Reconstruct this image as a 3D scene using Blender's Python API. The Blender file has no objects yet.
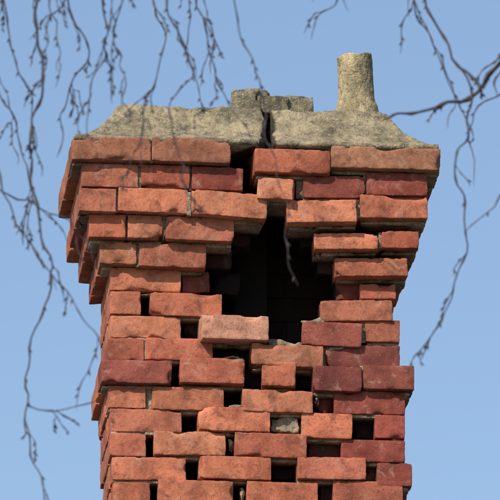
import bpy, math, random
from mathutils import Vector, Matrix, Euler, noise
random.seed(7)
S=bpy.context.scene
S.view_settings.view_transform='Standard'; S.view_settings.look='None'; S.view_settings.exposure=0

# ---------------------------------------------------------------- camera
AZ=math.radians(5.0); EL=math.radians(16.0); DIST=25.0; ZC=8.5
fwd=Vector((math.sin(AZ)*math.cos(EL),math.cos(AZ)*math.cos(EL),math.sin(EL)))
right=Vector((math.cos(AZ),-math.sin(AZ),0)); up=right.cross(fwd)
target=Vector((0,0,ZC)); cpos=target-fwd*DIST
cd=bpy.data.cameras.new("camera"); cam=bpy.data.objects.new("camera",cd); S.collection.objects.link(cam)
cam.matrix_world=Matrix(((right.x,up.x,-fwd.x,cpos.x),(right.y,up.y,-fwd.y,cpos.y),(right.z,up.z,-fwd.z,cpos.z),(0,0,0,1)))
cd.lens=600; cd.sensor_width=36; cd.clip_end=5000; cd.clip_start=0.5
cd.dof.use_dof=True; cd.dof.focus_distance=DIST; cd.dof.aperture_fstop=42
S.camera=cam
def W(px,py,Y):
    """metres on the vertical plane y=Y for a measured position on the survey photo"""
    d=fwd+right*((px-250)/500*0.06)+up*((250-py)/500*0.06)
    return cpos+d*((Y-cpos.y)/d.y)

# ---------------------------------------------------------------- world + sun
SE=math.radians(43); SA=math.radians(38)   # sun to the left of the facade normal
sdir=Vector((-math.sin(SA)*math.cos(SE),-math.cos(SA)*math.cos(SE),math.sin(SE)))
w=bpy.data.worlds.new("World"); S.world=w; w.use_nodes=True
nt=w.node_tree; bg=nt.nodes["Background"]; sky=nt.nodes.new("ShaderNodeTexSky"); sky.sky_type='NISHITA'
sky.sun_disc=False; sky.sun_elevation=SE; sky.sun_rotation=math.atan2(sdir.x,sdir.y)
sky.air_density=1.0; sky.dust_density=0.9; sky.ozone_density=1.5
nt.links.new(sky.outputs[0],bg.inputs[0]); bg.inputs[1].default_value=0.15
sl=bpy.data.lights.new("sun","SUN"); so=bpy.data.objects.new("sun",sl); S.collection.objects.link(so)
sl.energy=4.9; sl.angle=math.radians(0.5); sl.color=(1,0.92,0.80)
so.rotation_euler=sdir.to_track_quat('Z','Y').to_euler(); so.location=(0,-5,30)

# ---------------------------------------------------------------- materials
def newmat(n):
    m=bpy.data.materials.new(n); m.use_nodes=True
    b=m.node_tree.nodes["Principled BSDF"]; b.inputs["Roughness"].default_value=0.92
    b.inputs["Specular IOR Level"].default_value=0.2
    return m,m.node_tree,b
def N(t,k,**kw):
    n=t.nodes.new(k)
    for a,v in kw.items(): setattr(n,a,v)
    return n
def noi(t,co,scale,detail=3,rough=0.6,dist=0):
    n=N(t,"ShaderNodeTexNoise"); n.inputs["Scale"].default_value=scale; n.inputs["Detail"].default_value=min(detail,3)
    n.inputs["Roughness"].default_value=rough; n.inputs["Distortion"].default_value=dist
    t.links.new(co,n.inputs["Vector"]); return n.outputs["Fac"]
def ramp(t,f,stops):
    r=N(t,"ShaderNodeValToRGB"); e=r.color_ramp.elements
    while len(e)<len(stops): e.new(0.5)
    for i,(p,c) in enumerate(stops):
        e[i].position=p; e[i].color=(c,c,c,1) if not isinstance(c,tuple) else (*c,1)
    t.links.new(f,r.inputs[0]); return r.outputs[0]
def mix(t,f,a,b,mode='MIX'):
    m=N(t,"ShaderNodeMix",data_type='RGBA',blend_type=mode)
    for s,v in ((m.inputs[0],f),(m.inputs[6],a),(m.inputs[7],b)):
        if isinstance(v,(int,float)): s.default_value=v
        elif isinstance(v,tuple): s.default_value=(*v,1)
        else: t.links.new(v,s)
    return m.outputs[2]
def bump(t,b,h,dist,strength=1,prev=None):
    n=N(t,"ShaderNodeBump"); n.inputs["Distance"].default_value=dist; n.inputs["Strength"].default_value=strength
    t.links.new(h,n.inputs["Height"])
    if prev: t.links.new(prev,n.inputs["Normal"])
    t.links.new(n.outputs[0],b.inputs["Normal"]); return n.outputs[0]

def attr_mat(name,kind):
    m,t,b=newmat(name)
    co=N(t,"ShaderNodeTexCoord").outputs["Object"]
    at=N(t,"ShaderNodeAttribute"); at.attribute_name="bcol"
    c=at.outputs["Color"]
    if kind=='brick':
        c=mix(t,1.0,c,ramp(t,noi(t,co,11,4,0.7),[(0.32,(0.58,0.54,0.53)),(0.6,(1.12,1.12,1.1))]),'MULTIPLY')
        c=mix(t,ramp(t,noi(t,co,30,4,0.75,0.4),[(0.53,0.0),(0.69,0.62)]),c,(0.09,0.04,0.03))
        c=mix(t,ramp(t,noi(t,co,16,4,0.8,0.6),[(0.56,0.0),(0.69,0.38)]),c,(0.44,0.28,0.20))
        f=noi(t,co,190,3,0.6)
        c=mix(t,ramp(t,f,[(0.34,0.5),(0.42,0.0)]),c,(0.07,0.035,0.025))
        c=mix(t,ramp(t,f,[(0.64,0.0),(0.72,0.35)]),c,(0.52,0.38,0.29))
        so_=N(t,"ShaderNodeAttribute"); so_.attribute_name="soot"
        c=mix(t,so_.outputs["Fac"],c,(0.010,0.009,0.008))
        n=N(t,"ShaderNodeMath",operation='MULTIPLY_ADD'); 
        t.links.new(f,n.inputs[0]); n.inputs[1].default_value=0.35; t.links.new(noi(t,co,60,4,0.6),n.inputs[2])
        bump(t,b,n.outputs[0],0.0035,0.75)
    else:
        c=mix(t,1.0,c,ramp(t,noi(t,co,10,4,0.75),[(0.32,(0.40,0.40,0.38)),(0.62,(1.15,1.12,1.08))]),'MULTIPLY')
        c=mix(t,ramp(t,noi(t,co,24,4,0.8,0.5),[(0.50,0.0),(0.64,0.7)]),c,(0.075,0.07,0.055))
        c=mix(t,ramp(t,noi(t,co,60,4,0.75),[(0.56,0.0),(0.68,0.6)]),c,(0.33,0.26,0.12))
        f=noi(t,co,150,3,0.6)
        c=mix(t,ramp(t,f,[(0.60,0.0),(0.70,0.55)]),c,(0.52,0.47,0.37))
        c=mix(t,ramp(t,f,[(0.34,0.6),(0.42,0.0)]),c,(0.05,0.045,0.035))
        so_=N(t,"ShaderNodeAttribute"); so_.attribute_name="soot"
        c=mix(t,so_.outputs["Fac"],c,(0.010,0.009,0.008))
        n=N(t,"ShaderNodeMath",operation='MULTIPLY_ADD'); 
        t.links.new(f,n.inputs[0]); n.inputs[1].default_value=0.4; t.links.new(noi(t,co,45,4,0.75),n.inputs[2])
        bump(t,b,n.outputs[0],0.008,0.9)
    t.links.new(c,b.inputs["Base Color"]); return m
M_BRICK=attr_mat("weathered_brick",'brick'); M_MORT=attr_mat("lime_mortar",'mortar')

# ---------------------------------------------------------------- mesh accumulator
D=0.40                                   # shaft depth
XL=W(110,380,0).x; XR=W(405,380,0).x
def ss(a,b,x):
    x=max(0,min(1,(x-a)/(b-a))); return x*x*(3-2*x)
class Acc:
    def __init__(s): s.v=[];s.f=[];s.c=[];s.s=[]
    def box(s,c,h,col,rot=(0,0,0),step=0.02,r=0.004,amp=1.0,chip=1.0,soot=True,outrough=0.0):
        off=Vector((random.uniform(-50,50),random.uniform(-50,50),random.uniform(-50,50)))
        ax=[]
        for k in range(3):
            hk=h[k]; rr=min(r,hk*0.4); inner=hk-rr
            n=max(1,int(round(2*inner/step)))
            ax.append([-hk,-hk+rr*0.35]+[-inner+2*inner*i/n for i in range(n+1)]+[hk-rr*0.35,hk])
        idx={}
        R=Euler(rot).to_matrix(); C=Vector(c)
        nx,ny,nz=len(ax[0]),len(ax[1]),len(ax[2])
        def vert(i,j,k):
            key=(i,j,k)
            if key in idx: return idx[key]
            p=Vector((ax[0][i],ax[1][j],ax[2][k]))
            q=Vector([max(-(h[m]-r),min(h[m]-r,p[m])) for m in range(3)])
            d=p-q
            if d.length>1e-7: d.normalize(); p=q+d*r
            prox=[max(0,1-(h[m]-abs(p[m]))/0.018) for m in range(3)]
            sp=sorted(prox); e=sp[1]; cr=sp[0]
            n2=noise.noise(p*55+off)
            n3=noise.noise(p*17+off*1.3)
            dirv=Vector([(1 if p[m]>0 else -1)*prox[m] for m in range(3)])
            p=p-dirv*((max(0,n2-0.08)*0.0045+max(0,n3-0.32)*0.034)*e+cr*0.006*max(0,n3+.1))*chip
            for m,o in ((0,0),(1,7.3),(2,13.1)):
                p[m]+=amp*(0.0010*noise.noise(p*9+off+Vector((o,0,0)))+0.0006*noise.noise(p*80+off+Vector((0,o,0))))
                if outrough: p[m]+=outrough*noise.noise(p*30+off+Vector((0,0,o)))
            g=R@p+C
            idx[key]=len(s.v); s.v.append(g); s.c.append(col)
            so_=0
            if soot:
                so_=ss(0.012,0.065,g.y)*(1-ss(D-0.09,D-0.05,g.y))*ss(XL+0.03,XL+0.075,g.x)*(1-ss(XR-0.075,XR-0.03,g.x))  # flue soot, also painting the darkness of hole and open joints into the colour
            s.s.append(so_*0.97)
            return idx[key]
        def quad(a,b,c_,d_,flip):
            s.f.append((d_,c_,b,a) if flip else (a,b,c_,d_))
        for K,fl in ((0,True),(nz-1,False)):
            for i in range(nx-1):
                for j in range(ny-1): quad(vert(i,j,K),vert(i+1,j,K),vert(i+1,j+1,K),vert(i,j+1,K),fl)
        for J,fl in ((0,False),(ny-1,True)):
            for i in range(nx-1):
                for k in range(nz-1): quad(vert(i,J,k),vert(i+1,J,k),vert(i+1,J,k+1),vert(i,J,k+1),fl)
        for I,fl in ((0,True),(nx-1,False)):
            for j in range(ny-1):
                for k in range(nz-1): quad(vert(I,j,k),vert(I,j+1,k),vert(I,j+1,k+1),vert(I,j,k+1),fl)
    def make(s,name,mat,parent):
        me=bpy.data.meshes.new(name); me.from_pydata([tuple(v) for v in s.v],[],s.f); me.update()
        a=me.attributes.new("bcol",'FLOAT_COLOR','POINT')
        fl=[]
        for c in s.c: fl+= [c[0],c[1],c[2],1]
        a.data.foreach_set("color",fl)
        b=me.attributes.new("soot",'FLOAT','POINT'); b.data.foreach_set("value",s.s)
        me.materials.append(mat)
        me.polygons.foreach_set("use_smooth",[True]*len(me.polygons))
        o=bpy.data.objects.new(name,me); S.collection.objects.link(o); o.parent=parent
        return o
chim=bpy.data.objects.new("brick_chimney",None); S.collection.objects.link(chim)
B=Acc(); Mo=Acc(); C=Acc()
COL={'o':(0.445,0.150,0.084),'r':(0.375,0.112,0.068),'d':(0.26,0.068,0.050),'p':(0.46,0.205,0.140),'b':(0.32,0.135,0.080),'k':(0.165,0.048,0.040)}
def tint(k):
    c=COL[k]; f=random.uniform(0.80,1.16); g=random.uniform(0.90,1.16)
    return (min(.6,c[0]*f),c[1]*f*g,c[2]*f*g)
def mcol():
    f=random.uniform(0.55,1.0); return (0.40*f,0.32*f,0.24*f)

# courses in image pixel coordinates: x0,x1,ytop,ybottom, tint, extra proud(m), roll(deg), yaw(deg)
ROWS=[
 (0.115,[(72,151,137,161,'b',0,0,0),(152,231,138,163,'b',0,.4,0),(254,330,149,174,'o',0,-.3,1.5),(331.5,441,147,170,'b',0,0,0)]),
 (0.088,[(82,139,164,188,'r',0,0,0),(141,190,165,189,'r',0,0,0),(191.5,243,167,191,'d',0,.8,0),(262,298,178,200,'o',.02,4,-8),(303,365,176,199,'d',0,-1,0),(366.5,428,173,196,'d',0,0,0)]),  # right-hand bricks take a darker tint, painting in the cap's shadow
 (0.085,[(79,116,188,212,'r',0,0,0),(118,188,188,213,'o',0,.5,0),(190,266,192,217,'o',.008,2.5,3),(288,358,200,223,'o',.008,-1.5,-2),(360,428,195,219,'o',0,-.5,0)]),
 (0.058,[(89,126,214,238,'o',0,0,0),(127.5,164,215,239,'o',0,0,0),(165.5,234,217,241,'r',.003,1.2,1),(315,380,233,250,'o',.004,-1.8,-2),(381.5,419,231,249,'r',0,-.5,0)]),
 (0.030,[(100,137,242,265,'o',0,0,0),(138.5,206,244,268,'r',.004,.8,1),(335,408,258,277,'o',.004,-1,0)]),
 (0.0,[(110,181,268,292,'o',0,.2,0),(360,396,284,300,'r',0,-1,0)]),
 (0.0,[(110,141,291,315,'r',0,0,0),(150,222,293,317,'o',.006,1,1),(321,393,300,322,'r',.006,-1.5,-2)]),
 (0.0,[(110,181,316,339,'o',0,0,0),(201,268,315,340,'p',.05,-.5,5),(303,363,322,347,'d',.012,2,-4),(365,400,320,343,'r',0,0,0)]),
 (0.0,[(108,144,338,361,'r',0,0,0),(146,213,338,361,'r',.006,.5,0),(251,323,344,367,'o',.022,1.5,2),(326,400,345,368,'k',0,0,0)]),
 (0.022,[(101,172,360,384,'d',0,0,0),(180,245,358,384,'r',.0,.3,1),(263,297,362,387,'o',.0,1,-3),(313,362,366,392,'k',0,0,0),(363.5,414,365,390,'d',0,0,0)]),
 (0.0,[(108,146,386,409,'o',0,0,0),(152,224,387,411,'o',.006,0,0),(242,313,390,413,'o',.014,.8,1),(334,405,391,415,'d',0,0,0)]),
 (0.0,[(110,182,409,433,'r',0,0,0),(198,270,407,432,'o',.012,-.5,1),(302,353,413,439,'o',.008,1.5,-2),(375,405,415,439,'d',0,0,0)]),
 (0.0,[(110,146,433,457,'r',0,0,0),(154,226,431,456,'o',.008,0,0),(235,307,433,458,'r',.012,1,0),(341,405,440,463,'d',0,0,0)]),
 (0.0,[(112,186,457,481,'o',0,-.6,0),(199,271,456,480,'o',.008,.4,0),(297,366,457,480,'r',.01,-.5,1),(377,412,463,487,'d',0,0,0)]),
 (0.0,[(113,150,482,505,'o',0,0,0),(158,234,480,504,'o',.006,0,0),(247,318,482,506,'o',.008,.6,0),(333,403,481,505,'r',0,0,0)]),
]
FLOORZ=6.6
rowz=[]
for ri,(proud,bs) in enumerate(ROWS):
    Yf=-proud
    nextp=ROWS[ri+1][0] if ri+1<len(ROWS) else 0
    for bi,(x0,x1,yt,yb,tn,ex,roll,yaw) in enumerate(bs):
        yf=Yf-ex; xm=(x0+x1)/2; ym=(yt+yb)/2
        a=W(x0,ym,yf); b=W(x1,ym,yf); zt=W(xm,yt,yf).z; zb=W(xm,yb,yf).z+0.003
        dep=0.102+proud if ri>0 else 0.20
        h=((b.x-a.x)/2,dep/2,(zt-zb)/2)
        c=((a.x+b.x)/2,yf+dep/2,(zt+zb)/2)
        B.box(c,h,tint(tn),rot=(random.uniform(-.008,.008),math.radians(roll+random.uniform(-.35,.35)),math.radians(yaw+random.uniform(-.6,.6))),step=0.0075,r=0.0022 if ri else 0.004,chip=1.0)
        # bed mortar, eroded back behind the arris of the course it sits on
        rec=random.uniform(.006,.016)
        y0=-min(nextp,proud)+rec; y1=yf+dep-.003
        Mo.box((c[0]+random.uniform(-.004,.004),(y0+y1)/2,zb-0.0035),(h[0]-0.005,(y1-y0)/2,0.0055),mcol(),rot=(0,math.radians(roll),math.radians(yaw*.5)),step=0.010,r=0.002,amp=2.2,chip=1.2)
        if bi:
            gap=x0-bs[bi-1][1]
            if gap<7:
                p=bs[bi-1]; q=W(p[1],ym,yf); rec=random.uniform(.006,.016)+(.010 if gap>4 else 0)
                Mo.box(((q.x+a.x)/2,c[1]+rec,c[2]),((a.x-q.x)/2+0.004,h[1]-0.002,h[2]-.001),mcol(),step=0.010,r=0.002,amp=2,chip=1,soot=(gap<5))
    zt=W(bs[0][0],bs[0][2],Yf).z; zb=W(bs[0][0],bs[0][3],Yf).z+0.003
    ztr=W(bs[-1][1],bs[-1][2],Yf).z; zbr=W(bs[-1][1],bs[-1][3],Yf).z+0.003
    rowz.append((proud,W(bs[0][0],bs[0][2],Yf).x,W(bs[-1][1],bs[-1][2],Yf).x,zt,zb,zbr,ztr,nextp))
z=rowz[-1][3]-0.078
while z>FLOORZ:
    rowz.append((0,XL,XR,z,z-0.068,z-0.068,z,0)); z-=0.078
nfront=len(ROWS)
for ri,(proud,xl,xr,zt,zb,zbr,ztr,nextp) in enumerate(rowz):
    fine=ri<nfront; inset=max(0,proud-nextp)
    ya=-proud+(0.20 if ri==0 else 0.102+proud)+0.009; ye=D+proud
    if not fine:
        x=xl; first=(ri%2==0)
        while x<xr-0.02:
            L=0.103 if first else 0.215; first=False
            x2=min(x+L,xr)
            B.box(((x+x2)/2,0.051,(zt+zb)/2),((x2-x)/2-0.004,0.051,(zt-zb)/2),tint('r'),step=0.05)
            x=x2+0.006
    for side in (0,1):
        ZT,ZB=(zt,zb) if side==0 else (ztr,zbr)
        y=ya; first=(ri%2==0)
        while y<ye-0.03:
            L=0.215 if first else 0.105; first=True
            y2=min(y+L,ye)
            if ye-y2<0.04: y2=ye
            wd=0.102+proud
            cx=xl+wd/2 if side==0 else xr-wd/2
            jx=random.uniform(-.002,.002)
            tk='r' if side else random.choice('roro')
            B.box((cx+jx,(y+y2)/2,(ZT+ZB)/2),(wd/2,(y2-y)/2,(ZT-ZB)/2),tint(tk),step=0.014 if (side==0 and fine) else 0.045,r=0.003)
            y=y2+0.009
        xa,xb=(xl+inset+.014,xl+.10+proud) if side==0 else (xr-.10-proud,xr-inset-.014)
        Mo.box(((xa+xb)/2,(ya+ye-inset)/2-0.006,ZB-0.004),((xb-xa)/2,(ye-inset-ya)/2-0.008,0.007),mcol(),step=0.03,r=0.002)
        if fine:
            xa,xb=(xl+.012,xl+.09+proud) if side==0 else (xr-.09-proud,xr-.012)
            Mo.box(((xa+xb)/2,(ya+ye)/2-0.010,(ZT+ZB)/2),((xb-xa)/2,(ye-ya)/2-0.006,(ZT-ZB)/2-0.003),mcol(),step=0.04,r=0.002)
    wd=0.102+proud; x=xl+wd+0.008; k=0
    while x<xr-wd-0.03:
        x2=min(x+(0.105 if (k==0 and ri%2) else 0.215),xr-wd-0.008); k+=1
        B.box(((x+x2)/2,ye-wd/2,(zt+zb)/2),((x2-x)/2,wd/2,(zt-zb)/2),tint('r'),step=0.03)
        x=x2+0.009
    Mo.box(((xl+xr)/2,ye-wd/2-inset/2,zb-0.004),((xr-xl)/2-wd,wd/2-0.010-inset/2,0.008),mcol(),step=0.05,r=0.002)
    if fine: Mo.box(((xl+xr)/2,ye-wd/2,(zt+zb)/2),((xr-xl)/2-wd,wd/2-0.012,(zt-zb)/2-.003),mcol(),step=0.05,r=0.002)

# inner-wythe and loose bricks seen inside the hole (behind the face, Y=depth)
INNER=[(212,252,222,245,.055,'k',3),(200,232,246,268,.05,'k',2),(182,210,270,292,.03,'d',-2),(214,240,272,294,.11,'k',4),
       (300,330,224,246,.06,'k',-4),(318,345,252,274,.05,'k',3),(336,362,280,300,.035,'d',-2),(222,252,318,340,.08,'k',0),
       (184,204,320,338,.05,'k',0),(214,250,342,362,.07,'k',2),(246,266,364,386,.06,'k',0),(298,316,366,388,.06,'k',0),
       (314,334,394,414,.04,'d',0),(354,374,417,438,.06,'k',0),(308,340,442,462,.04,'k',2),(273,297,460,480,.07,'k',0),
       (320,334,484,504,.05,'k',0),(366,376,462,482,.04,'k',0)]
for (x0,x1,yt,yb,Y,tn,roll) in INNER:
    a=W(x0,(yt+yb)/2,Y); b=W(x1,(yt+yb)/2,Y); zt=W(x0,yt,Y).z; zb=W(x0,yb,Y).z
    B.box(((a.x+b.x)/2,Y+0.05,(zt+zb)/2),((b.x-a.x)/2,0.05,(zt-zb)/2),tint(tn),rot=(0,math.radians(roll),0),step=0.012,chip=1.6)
zt=rowz[0][3];
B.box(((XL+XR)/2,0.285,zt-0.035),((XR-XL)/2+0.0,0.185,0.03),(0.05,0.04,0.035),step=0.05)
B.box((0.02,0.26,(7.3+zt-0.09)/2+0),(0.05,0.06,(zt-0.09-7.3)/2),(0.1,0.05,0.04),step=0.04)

# mortar lumps clinging to broken joints
LM=(0.42,0.33,0.24)
LUMPS=[(272,300,418,432,.014),(246,262,337,342,.0),(266,302,340,346,-.006),(328,350,346,349,-.004),
       (262,292,358,363,-.002),(228,243,405,409,.0),(192,198,488,500,.016),(228,234,438,450,.02),(240,245,486,500,.02),
       (303,326,318,323,.0),(317,320,397,404,.01),(206,226,313,317,.0),(250,254,150,160,.0),(180,200,356,360,.0),(214,244,356,360,-.002)]
for (x0,x1,yt,yb,Y) in LUMPS:
    a=W(x0,(yt+yb)/2,Y); b=W(x1,(yt+yb)/2,Y); zt=W(x0,yt,Y).z; zb=W(x0,yb,Y).z
    f=random.uniform(.7,1.05)
    Mo.box(((a.x+b.x)/2,Y+0.03,(zt+zb)/2),((b.x-a.x)/2,0.03,(zt-zb)/2),tuple(q*f for q in LM),rot=(random.uniform(-.1,.1),random.uniform(-.12,.12),random.uniform(-.2,.2)),step=0.005,r=min(0.005,(zt-zb)*.35),amp=2.2,chip=2.2,soot=False,outrough=.007)

# ---------------------------------------------------------------- flaunching (cement cap) in two cracked halves
zs_l=W(75,138,-0.115).z; zs_r=W(430,148,-0.115).z
CAPC=(0.285,0.24,0.16)
def flaunch(side):
    a=Acc(); nx,ny=120,110
    y0=-0.112; y1=D+0.112
    xl=W(74,137,-.11).x; xr=W(438,146,-.11).x
    def crack(y):
        return W(269,120,0).x+0.026*noise.noise(Vector((y*13,3.1,0)))+0.016*noise.noise(Vector((y*45,1.1,0)))-0.02*ss(-.04,-.11,y)
    V={}
    zb=zs_l if side==0 else zs_r
    for i in range(nx+1):
        for j in range(ny+1):
            y=y0+(y1-y0)*j/ny
            ck=crack(y)
            if side==0: xa,xb=xl,ck-0.018-0.024*(1-ss(0,0.06,y-y0))
            else: xa,xb=ck+0.012+0.008*noise.noise(Vector((y*60,8,0))),xr
            x=xa+(xb-xa)*i/nx
            d1=(x-xl) if side==0 else (xr-x)
            d=max(0,min(d1,y-y0,y1-y))
            u=min(1,d/0.140)
            hgt=0.012+0.140*(0.30*u+0.70*u**2.2)
            k=noise.noise(Vector((x*8,y*8,5+side)))*0.008+noise.noise(Vector((x*30,y*30,9)))*0.005+noise.noise(Vector((x*90,y*90,2)))*0.0028
            pit=max(0,noise.noise(Vector((x*45,y*45,33)))-.25)*0.02
            hgt+=(k-pit)*min(1,0.3+u)
            dc=abs(x-(xb if side==0 else xa))
            hgt-=0.03*max(0,1-dc/0.02)*max(0,0.35+0.9*noise.noise(Vector((y*40,x*10,0))))
            hgt=max(0.005,hgt)
            jx=0.004*noise.noise(Vector((y*25,x*5,7)))
            V[i,j]=len(a.v); a.v.append(Vector((x+jx,y+0.005*noise.noise(Vector((x*30,y*5,17))),zb+hgt)))
            a.c.append(CAPC); a.s.append(0.85*max(0,1-dc/0.006))  # crack lips coloured near black
    for i in range(nx):
        for j in range(ny): a.f.append((V[i,j],V[i+1,j],V[i+1,j+1],V[i,j+1]))
    ring=[(i,0) for i in range(nx)]+[(nx,j) for j in range(ny)]+[(i,ny) for i in range(nx,0,-1)]+[(0,j) for j in range(ny,0,-1)]
    bot=[]
    for (i,j) in ring:
        p=a.v[V[i,j]]; bot.append(len(a.v)); a.v.append(Vector((p.x,p.y,zb-0.004))); a.c.append(CAPC); a.s.append(0.8 if (i==(nx if side==0 else 0)) else 0)
    n=len(ring)
    for q in range(n):
        a.f.append((V[ring[(q+1)%n]],V[ring[q]],bot[q],bot[(q+1)%n]))
    a.f.append(tuple(reversed(bot)))
    return a
flaunch(0).make("mortar_flaunching_west",M_MORT,chim); flaunch(1).make("mortar_flaunching_east",M_MORT,chim)

# broken pot stumps / rubble on the cap
def lump(px0,px1,py0,py1,Y,dep,col,rot=0,acc=C,rough=.003,r=.004,chip=1.5):
    a=W(px0,(py0+py1)/2,Y); b=W(px1,(py0+py1)/2,Y); zt=W(px0,py0,Y).z; zb=W(px0,py1,Y).z
    acc.box(((a.x+b.x)/2,Y+dep/2,(zt+zb)/2),((b.x-a.x)/2,dep/2,(zt-zb)/2),col,rot=(0,math.radians(rot),math.radians(rot*3)),step=0.005,r=r,amp=1.6,chip=chip,soot=False,outrough=rough)
G1=(0.30,0.265,0.19); G2=(0.22,0.195,0.14)
lump(233,262,88,116,.06,.09,G1,-2); lump(256,288,95,116,.05,.08,G2,2); lump(284,313,95,116,.07,.09,G1,1)
lump(251,270,90,100,.08,.05,G2,-6)
C.make("rubble",M_MORT,chim)

# chimney pot
P=Acc(); Yp=0.13
cx=W(356,100,Yp).x; ztop=W(356,57,Yp).z; zbot=W(356,122,Yp).z
prof=[]; n=40
for t in [i/n for i in range(n+1)]:
    zz=zbot+(ztop-zbot)*t
    r=0.0550-0.003*t+0.008*math.exp(-max(0,t-0.24)*12) if t>0.24 else 0.063+0.02*(0.24-t)
    prof.append((r,zz))
for t in [1,.8,.5,.2]: prof.append((0.038,zbot+(ztop-zbot)*t-0.004))
seg=96; V={}
for k,(r,zz) in enumerate(prof):
    for s_ in range(seg):
        a_=2*math.pi*s_/seg; q=Vector((math.cos(a_),math.sin(a_),0))
        rr=r+0.0022*noise.noise(Vector((q.x*3,q.y*3,zz*25)))+0.0014*noise.noise(Vector((q.x*9,q.y*9,zz*90)))
        top=max(0,(zz-(ztop-0.03))/0.03)
        dz=top*(0.010*noise.noise(Vector((q.x*1.6,q.y*1.6,4)))+0.003*q.x)
        V[k,s_]=len(P.v); P.v.append(Vector((cx+q.x*rr+-0.004*(zz-ztop)/.1-.004,Yp+q.y*rr,zz+dz)))
        P.c.append((0.43,0.355,0.215)); P.s.append(0.0 if k<=n else 0.9)
for k in range(len(prof)-1):
    for s_ in range(seg): P.f.append((V[k,s_],V[k,(s_+1)%seg],V[k+1,(s_+1)%seg],V[k+1,s_]))
P.make("chimney_pot",M_MORT,chim)
B.make("bricks",M_BRICK,chim); Mo.make("mortar_joints",M_MORT,chim)

# ---------------------------------------------------------------- birch tree
tree=bpy.data.objects.new("birch_tree",None); S.collection.objects.link(tree)
m,t,b=newmat("birch_twig_bark"); co=N(t,"ShaderNodeTexCoord").outputs["Object"]
t.links.new(ramp(t,noi(t,co,60,4),[(0.3,(0.035,0.030,0.038)),(0.7,(0.09,0.072,0.08))]),b.inputs["Base Color"]); b.inputs["Roughness"].default_value=.6; MT=m
m,t,b=newmat("birch_bark"); co=N(t,"ShaderNodeTexCoord").outputs["Object"]
mp=N(t,"ShaderNodeMapping"); mp.inputs["Scale"].default_value=(1,1,5); t.links.new(co,mp.inputs[0])
t.links.new(mix(t,ramp(t,noi(t,mp.outputs[0],4,7,.7),[(0.5,0.0),(0.6,1.0)]),(0.55,0.52,0.47),(0.05,0.045,0.04)),b.inputs["Base Color"]); MB=m
def curve(name,mat):
    cu=bpy.data.curves.new(name,'CURVE'); cu.dimensions='3D'; cu.bevel_depth=1.0; cu.bevel_resolution=1; cu.use_fill_caps=True
    cu.materials.append(mat); o=bpy.data.objects.new(name,cu); S.collection.objects.link(o); o.parent=tree; return cu
def spl(cu,pts,rad):
    s_=cu.splines.new('POLY'); s_.points.add(len(pts)-1)
    for i,(p,r) in enumerate(zip(pts,rad)): s_.points[i].co=(*p,1); s_.points[i].radius=r
def catmull(P,n):
    out=[]
    Q=[P[0]*2-P[1]]+P+[P[-1]*2-P[-2]]
    for i in range(1,len(Q)-2):
        for k in range(n):
            u=k/n; a,b_,c_,d_=Q[i-1],Q[i],Q[i+1],Q[i+2]
            out.append(0.5*((2*b_)+(c_-a)*u+(2*a-5*b_+4*c_-d_)*u*u+(3*b_-a-3*c_+d_)*u**3))
    out.append(P[-1]); return out
TW=curve("twigs",MT)
def twig(P,r0,r1,shoots=1.0,level=0,slen=1.0):
    L=sum((P[i+1]-P[i]).length for i in range(len(P)-1))
    pts=catmull(P,max(3,int(L/0.018/max(1,len(P)-1))))
    n=len(pts); sd=Vector((random.uniform(-9,9),0,random.uniform(-9,9)))
    rad=[]; out=[]
    for i,p in enumerate(pts):
        k=i/(n-1); rr=r0+(r1-r0)*k
        j=Vector((noise.noise(p*24+sd),noise.noise(p*24+sd*2),noise.noise(p*24+sd*3)))*0.011
        out.append(p+j*min(1,i/3)); rad.append(rr*(1.0+(0.9 if (i%3==0 and level>0) else (0.55 if i%4==0 else 0))))
    rad[-1]=r1*0.5
    spl(TW,out,rad)
    for i in range(2,n-1):
        d=(out[min(n-1,i+1)]-out[i-1]).normalized()
        if random.random()<0.115*shoots:
            sgn=random.choice((-1,1)); ln=random.uniform(.03,.14)*slen*(1-.3*level)
            sd2=Vector((sgn*random.uniform(.3,.8),random.uniform(-.7,.7),0))
            q=out[i]; v=(d*0.8+sd2).normalized()
            PP=[q]; st=ln/4
            for s_ in range(4):
                v=(v+Vector((0,0,-0.34))+Vector((random.uniform(-.25,.25),random.uniform(-.2,.2),random.uniform(-.1,.1)))).normalized(); PP.append(PP[-1]+v*st)
            twig(PP,max(.0008,rad[i]*.5),.0007,shoots*0.45 if level<1 else 0,level+1,slen)
        elif random.random()<0.26:  # bud
            sgn=random.choice((-1,1)); v=(d*0.9+Vector((sgn*.6,random.uniform(-.4,.4),0))).normalized(); q=out[i]
            spl(TW,[q,q+v*.003,q+v*.006,q+v*.010],[.0009,.0018,.0015,.0003])
YT=-9.6
def TP(l,dy=0): return [W(x,y,YT+dy) for x,y in l]
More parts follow.
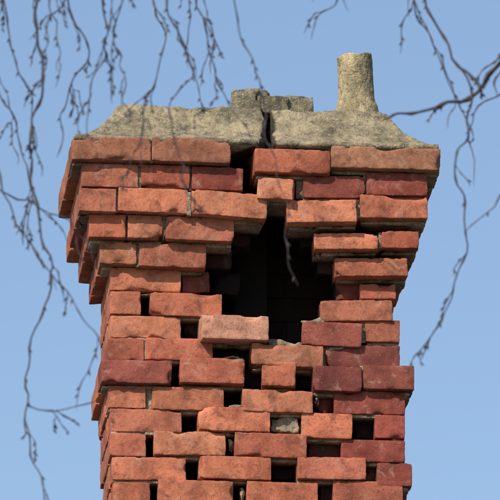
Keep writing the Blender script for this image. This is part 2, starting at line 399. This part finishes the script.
HANG=[
 ([(28,-260),(30,-100),(36,0),(43,60),(38,105),(30,160),(44,225),(52,290),(32,350),(26,410),(36,470),(48,510)],2.8,1.1,.8,0),
 ([(60,-240),(66,-90),(70,0),(88,50),(70,85),(63,125),(58,160)],2.1,.9,1.4,.3),
 ([(80,-260),(100,-90),(104,0),(108,40),(93,85),(88,140)],2.1,.9,1.3,-.2),
 ([(20,-280),(10,-100),(4,0),(12,60),(28,100),(36,150)],1.9,.9,1.2,.2),
 ([(-30,-200),(-20,0),(0,90),(22,140),(30,200),(28,250)],1.9,.9,1.0,.4),
 ([(-40,60),(-10,150),(18,225),(50,275),(80,310),(102,352)],1.8,.9,.7,-.3),
 ([(-30,170),(5,193),(40,208),(70,218)],1.6,.8,.9,.1),
 ([(130,-270),(148,-90),(152,0),(166,30),(152,85),(141,130),(143,165)],1.9,.8,1.1,.2),
 ([(150,-240),(170,-70),(168,0),(180,35),(193,70),(170,105),(176,150),(188,170)],1.9,.8,1.0,-.2),
 ([(170,-250),(195,-80),(198,0),(208,45),(222,90),(238,118)],1.9,.8,1.2,.3),
 ([(185,-250),(186,-60),(190,0),(186,45),(196,90),(205,110)],1.6,.8,1.1,.5),
 ([(48,-250),(52,-60),(50,0),(60,40),(55,75)],1.6,.8,1.3,-.4),
 ([(120,-250),(126,-60),(120,0),(112,35),(116,70)],1.5,.8,1.1,-.5),
 ([(345,-200),(342,-50),(336,0),(322,18),(312,42)],1.7,.8,.8,.1),
 ([(400,-280),(415,-90),(425,0),(446,42),(470,95),(466,130),(455,165),(464,210),(464,262),(445,312),(417,364)],2.5,1.0,.75,0),
 ([(380,-260),(400,-80),(412,0),(432,40),(452,92),(446,128)],1.9,.8,.9,.2),
 ([(620,-60),(560,15),(500,60),(472,94),(440,106),(405,112),(384,120)],5.4,1.6,.5,.1),
 ([(540,150),(505,190),(488,212),(468,232)],1.6,.7,.9,-.2),
 ([(540,60),(500,92),(480,105),(470,140),(476,185)],1.8,.8,.9,.3),
]
random.seed(23)
for l,r0,r1,sh,dy in HANG: twig(TP(l,dy),r0*.001,r1*.001,sh)
# one fine strand falls across the stack
twig(TP([(210,-260),(222,-90),(234,0),(248,50),(262,95),(268,145),(284,200),(288,250),(298,285)],-.5),.0015,.0006,0)
twig(TP([(27,405),(45,413),(66,409),(98,400)],0),.0013,.0009,.4)
LB=curve("limbs",MT)
def limb(P,r0,r1):
    pts=catmull(P,8); spl(LB,pts,[r0+(r1-r0)*i/(len(pts)-1) for i in range(len(pts))])
trunk_x=-3.4
base=Vector((trunk_x,YT+.3,0)); hub=Vector((trunk_x+.15,YT+.3,4.6))
A1=[hub,W(-900,-420,YT),W(-300,-340,YT),W(60,-265,YT),W(240,-255,YT),W(420,-275,YT),W(640,-200,YT)]
limb(A1,.05,.006)
limb([A1[1],W(-500,-150,YT),W(-150,-30,YT),W(-40,60,YT),W(-30,170,YT)],.016,.0018)
limb([A1[5],W(560,-230,YT+.1),W(625,-160,YT+.1),W(620,-60,YT+.1)],.009,.0054)
limb([W(625,-160,YT+.1),W(600,-20,YT),W(560,100,YT),W(540,150,YT)],.004,.0016)
for k in range(16):
    zz=3.5+k*.4; a_=k*2.4+1.2; ln=2.4-.11*k
    st=Vector((trunk_x+.1,YT+.3,zz)); v=Vector((-abs(math.cos(a_)) ,math.sin(a_),.7)).normalized()
    Q=[st,st+v*ln*.4,st+v*ln*.75+Vector((0,0,.1)),st+v*ln+Vector((0,0,-.1))]
    limb(Q,.035-.0015*k,.005)
    for q in range(5):
        s0=Q[1]+(Q[3]-Q[1])*random.random(); PP=[s0]; v2=Vector((random.uniform(-.5,.2),random.uniform(-.5,.5),-.2))
        for _ in range(5): v2=(v2+Vector((random.uniform(-.2,.2),random.uniform(-.2,.2),-.35))).normalized(); PP.append(PP[-1]+v2*.22)
        twig(PP,.003,.0008,.3)
TR=curve("trunk",MB)
pts=catmull([base-Vector((0,0,.2)),base+Vector((.03,0,2)),hub,Vector((trunk_x,YT+.35,7.5)),Vector((trunk_x-.1,YT+.3,10.5))],10)
spl(TR,pts,[.17-.16*(i/(len(pts)-1)) for i in range(len(pts))])

# ---------------------------------------------------------------- ground + house below the stack (out of frame)
m,t,b=newmat("grass"); co=N(t,"ShaderNodeTexCoord").outputs["Object"]
t.links.new(ramp(t,noi(t,co,.8,4,.7),[(0.3,(0.05,0.06,0.025)),(0.7,(0.10,0.10,0.05))]),b.inputs["Base Color"])
me=bpy.data.meshes.new("ground"); R_=3000
me.from_pydata([(-R_,-R_,0),(R_,-R_,0),(R_,R_,0),(-R_,R_,0)],[],[(0,1,2,3)]); me.materials.append(m)
S.collection.objects.link(bpy.data.objects.new("ground",me))
house=bpy.data.objects.new("brick_house",None); S.collection.objects.link(house)
m,t,b=newmat("house_brick"); co=N(t,"ShaderNodeTexCoord").outputs["Object"]
mp=N(t,"ShaderNodeMapping"); mp.inputs["Rotation"].default_value=(math.radians(90),0,0); t.links.new(co,mp.inputs[0])
bk=N(t,"ShaderNodeTexBrick"); bk.inputs["Scale"].default_value=1; bk.inputs["Brick Width"].default_value=.225; bk.inputs["Row Height"].default_value=.075; bk.inputs["Mortar Size"].default_value=.005
bk.inputs["Color1"].default_value=(.4,.13,.08,1); bk.inputs["Color2"].default_value=(.3,.09,.06,1); bk.inputs["Mortar"].default_value=(.4,.36,.3,1)
t.links.new(mp.outputs[0],bk.inputs[0]); t.links.new(bk.outputs[0],b.inputs["Base Color"]); MH=m
m,t,b=newmat("slate"); co=N(t,"ShaderNodeTexCoord").outputs["Object"]
t.links.new(ramp(t,noi(t,co,5,4),[(0.3,(0.07,0.075,0.085)),(0.7,(0.14,0.14,0.15))]),b.inputs["Base Color"]); MS=m
m,t,b=newmat("white_paint"); b.inputs["Base Color"].default_value=(.75,.75,.72,1); MW=m
m,t,b=newmat("window_glass"); b.inputs["Base Color"].default_value=(.03,.04,.05,1); b.inputs["Roughness"].default_value=.08; MG=m
def hmesh(name,v,f,mat):
    me=bpy.data.meshes.new(name); me.from_pydata(v,[],f); me.materials.append(mat); o=bpy.data.objects.new(name,me); S.collection.objects.link(o); o.parent=house
def hb(name,x0,x1,y0,y1,z0,z1,mat):
    hmesh(name,[(x,y,z) for x in (x0,x1) for y in (y0,y1) for z in (z0,z1)],[(0,1,3,2),(4,6,7,5),(0,4,5,1),(2,3,7,6),(0,2,6,4),(1,5,7,3)],mat)
RZ=7.15; EV=4.45; HX=5; YA,YB=-3.6,4.0; RY=.2
hmesh("walls",[(-HX,YA,0),(HX,YA,0),(HX,YB,0),(-HX,YB,0),(-HX,YA,EV),(HX,YA,EV),(HX,YB,EV),(-HX,YB,EV),(-HX,RY,RZ-.12),(HX,RY,RZ-.12)],
  [(0,1,5,4),(2,3,7,6),(1,2,6,9,5),(3,0,4,8,7)],MH)
v=[];f=[]; nc=22
for sgn,ye in ((-1,YA-.3),(1,YB+.3)):
    for k in range(nc):
        u0=k/nc; u1=(k+1.25)/nc; 
        y0=ye+(RY-ye)*u0; y1=ye+(RY-ye)*min(1,u1); ez=EV-.2
        z0=ez+(RZ-ez)*u0+.035; z1=ez+(RZ-ez)*min(1,u1)+.005
        for i in range(34):
            x0=-HX-.2+i*(2*HX+.4)/34+.003; x1=x0+(2*HX+.4)/34-.006; n0=len(v); jz=random.uniform(-.003,.003)
            v+=[(x0,y0,z0+jz),(x1,y0,z0+jz),(x1,y1,z1),(x0,y1,z1),(x0,y0,z0-.02),(x1,y0,z0-.02)]
            f+=[(n0,n0+1,n0+2,n0+3),(n0,n0+4,n0+5,n0+1)]
hmesh("roof",v,f,MS)
hb("gutter",-HX-.2,HX+.2,YA-.42,YA-.31,EV-.22,EV-.12,MW)
for (a,c_) in ((-3.2,2.7),(0,2.7),(3.2,2.7),(-3.2,.9),(3.2,.9)):
    hb("window_frame",a-.6,a+.6,YA-.03,YA+.05,c_,c_+1.3,MW); hb("window_pane",a-.53,a-.03,YA-.04,YA-.02,c_+.07,c_+1.23,MG); hb("window_pane",a+.03,a+.53,YA-.04,YA-.02,c_+.07,c_+1.23,MG)
hb("door",-.5,.5,YA-.04,YA+.05,0,2.1,MG)
print("verts",len(B.v),len(Mo.v))
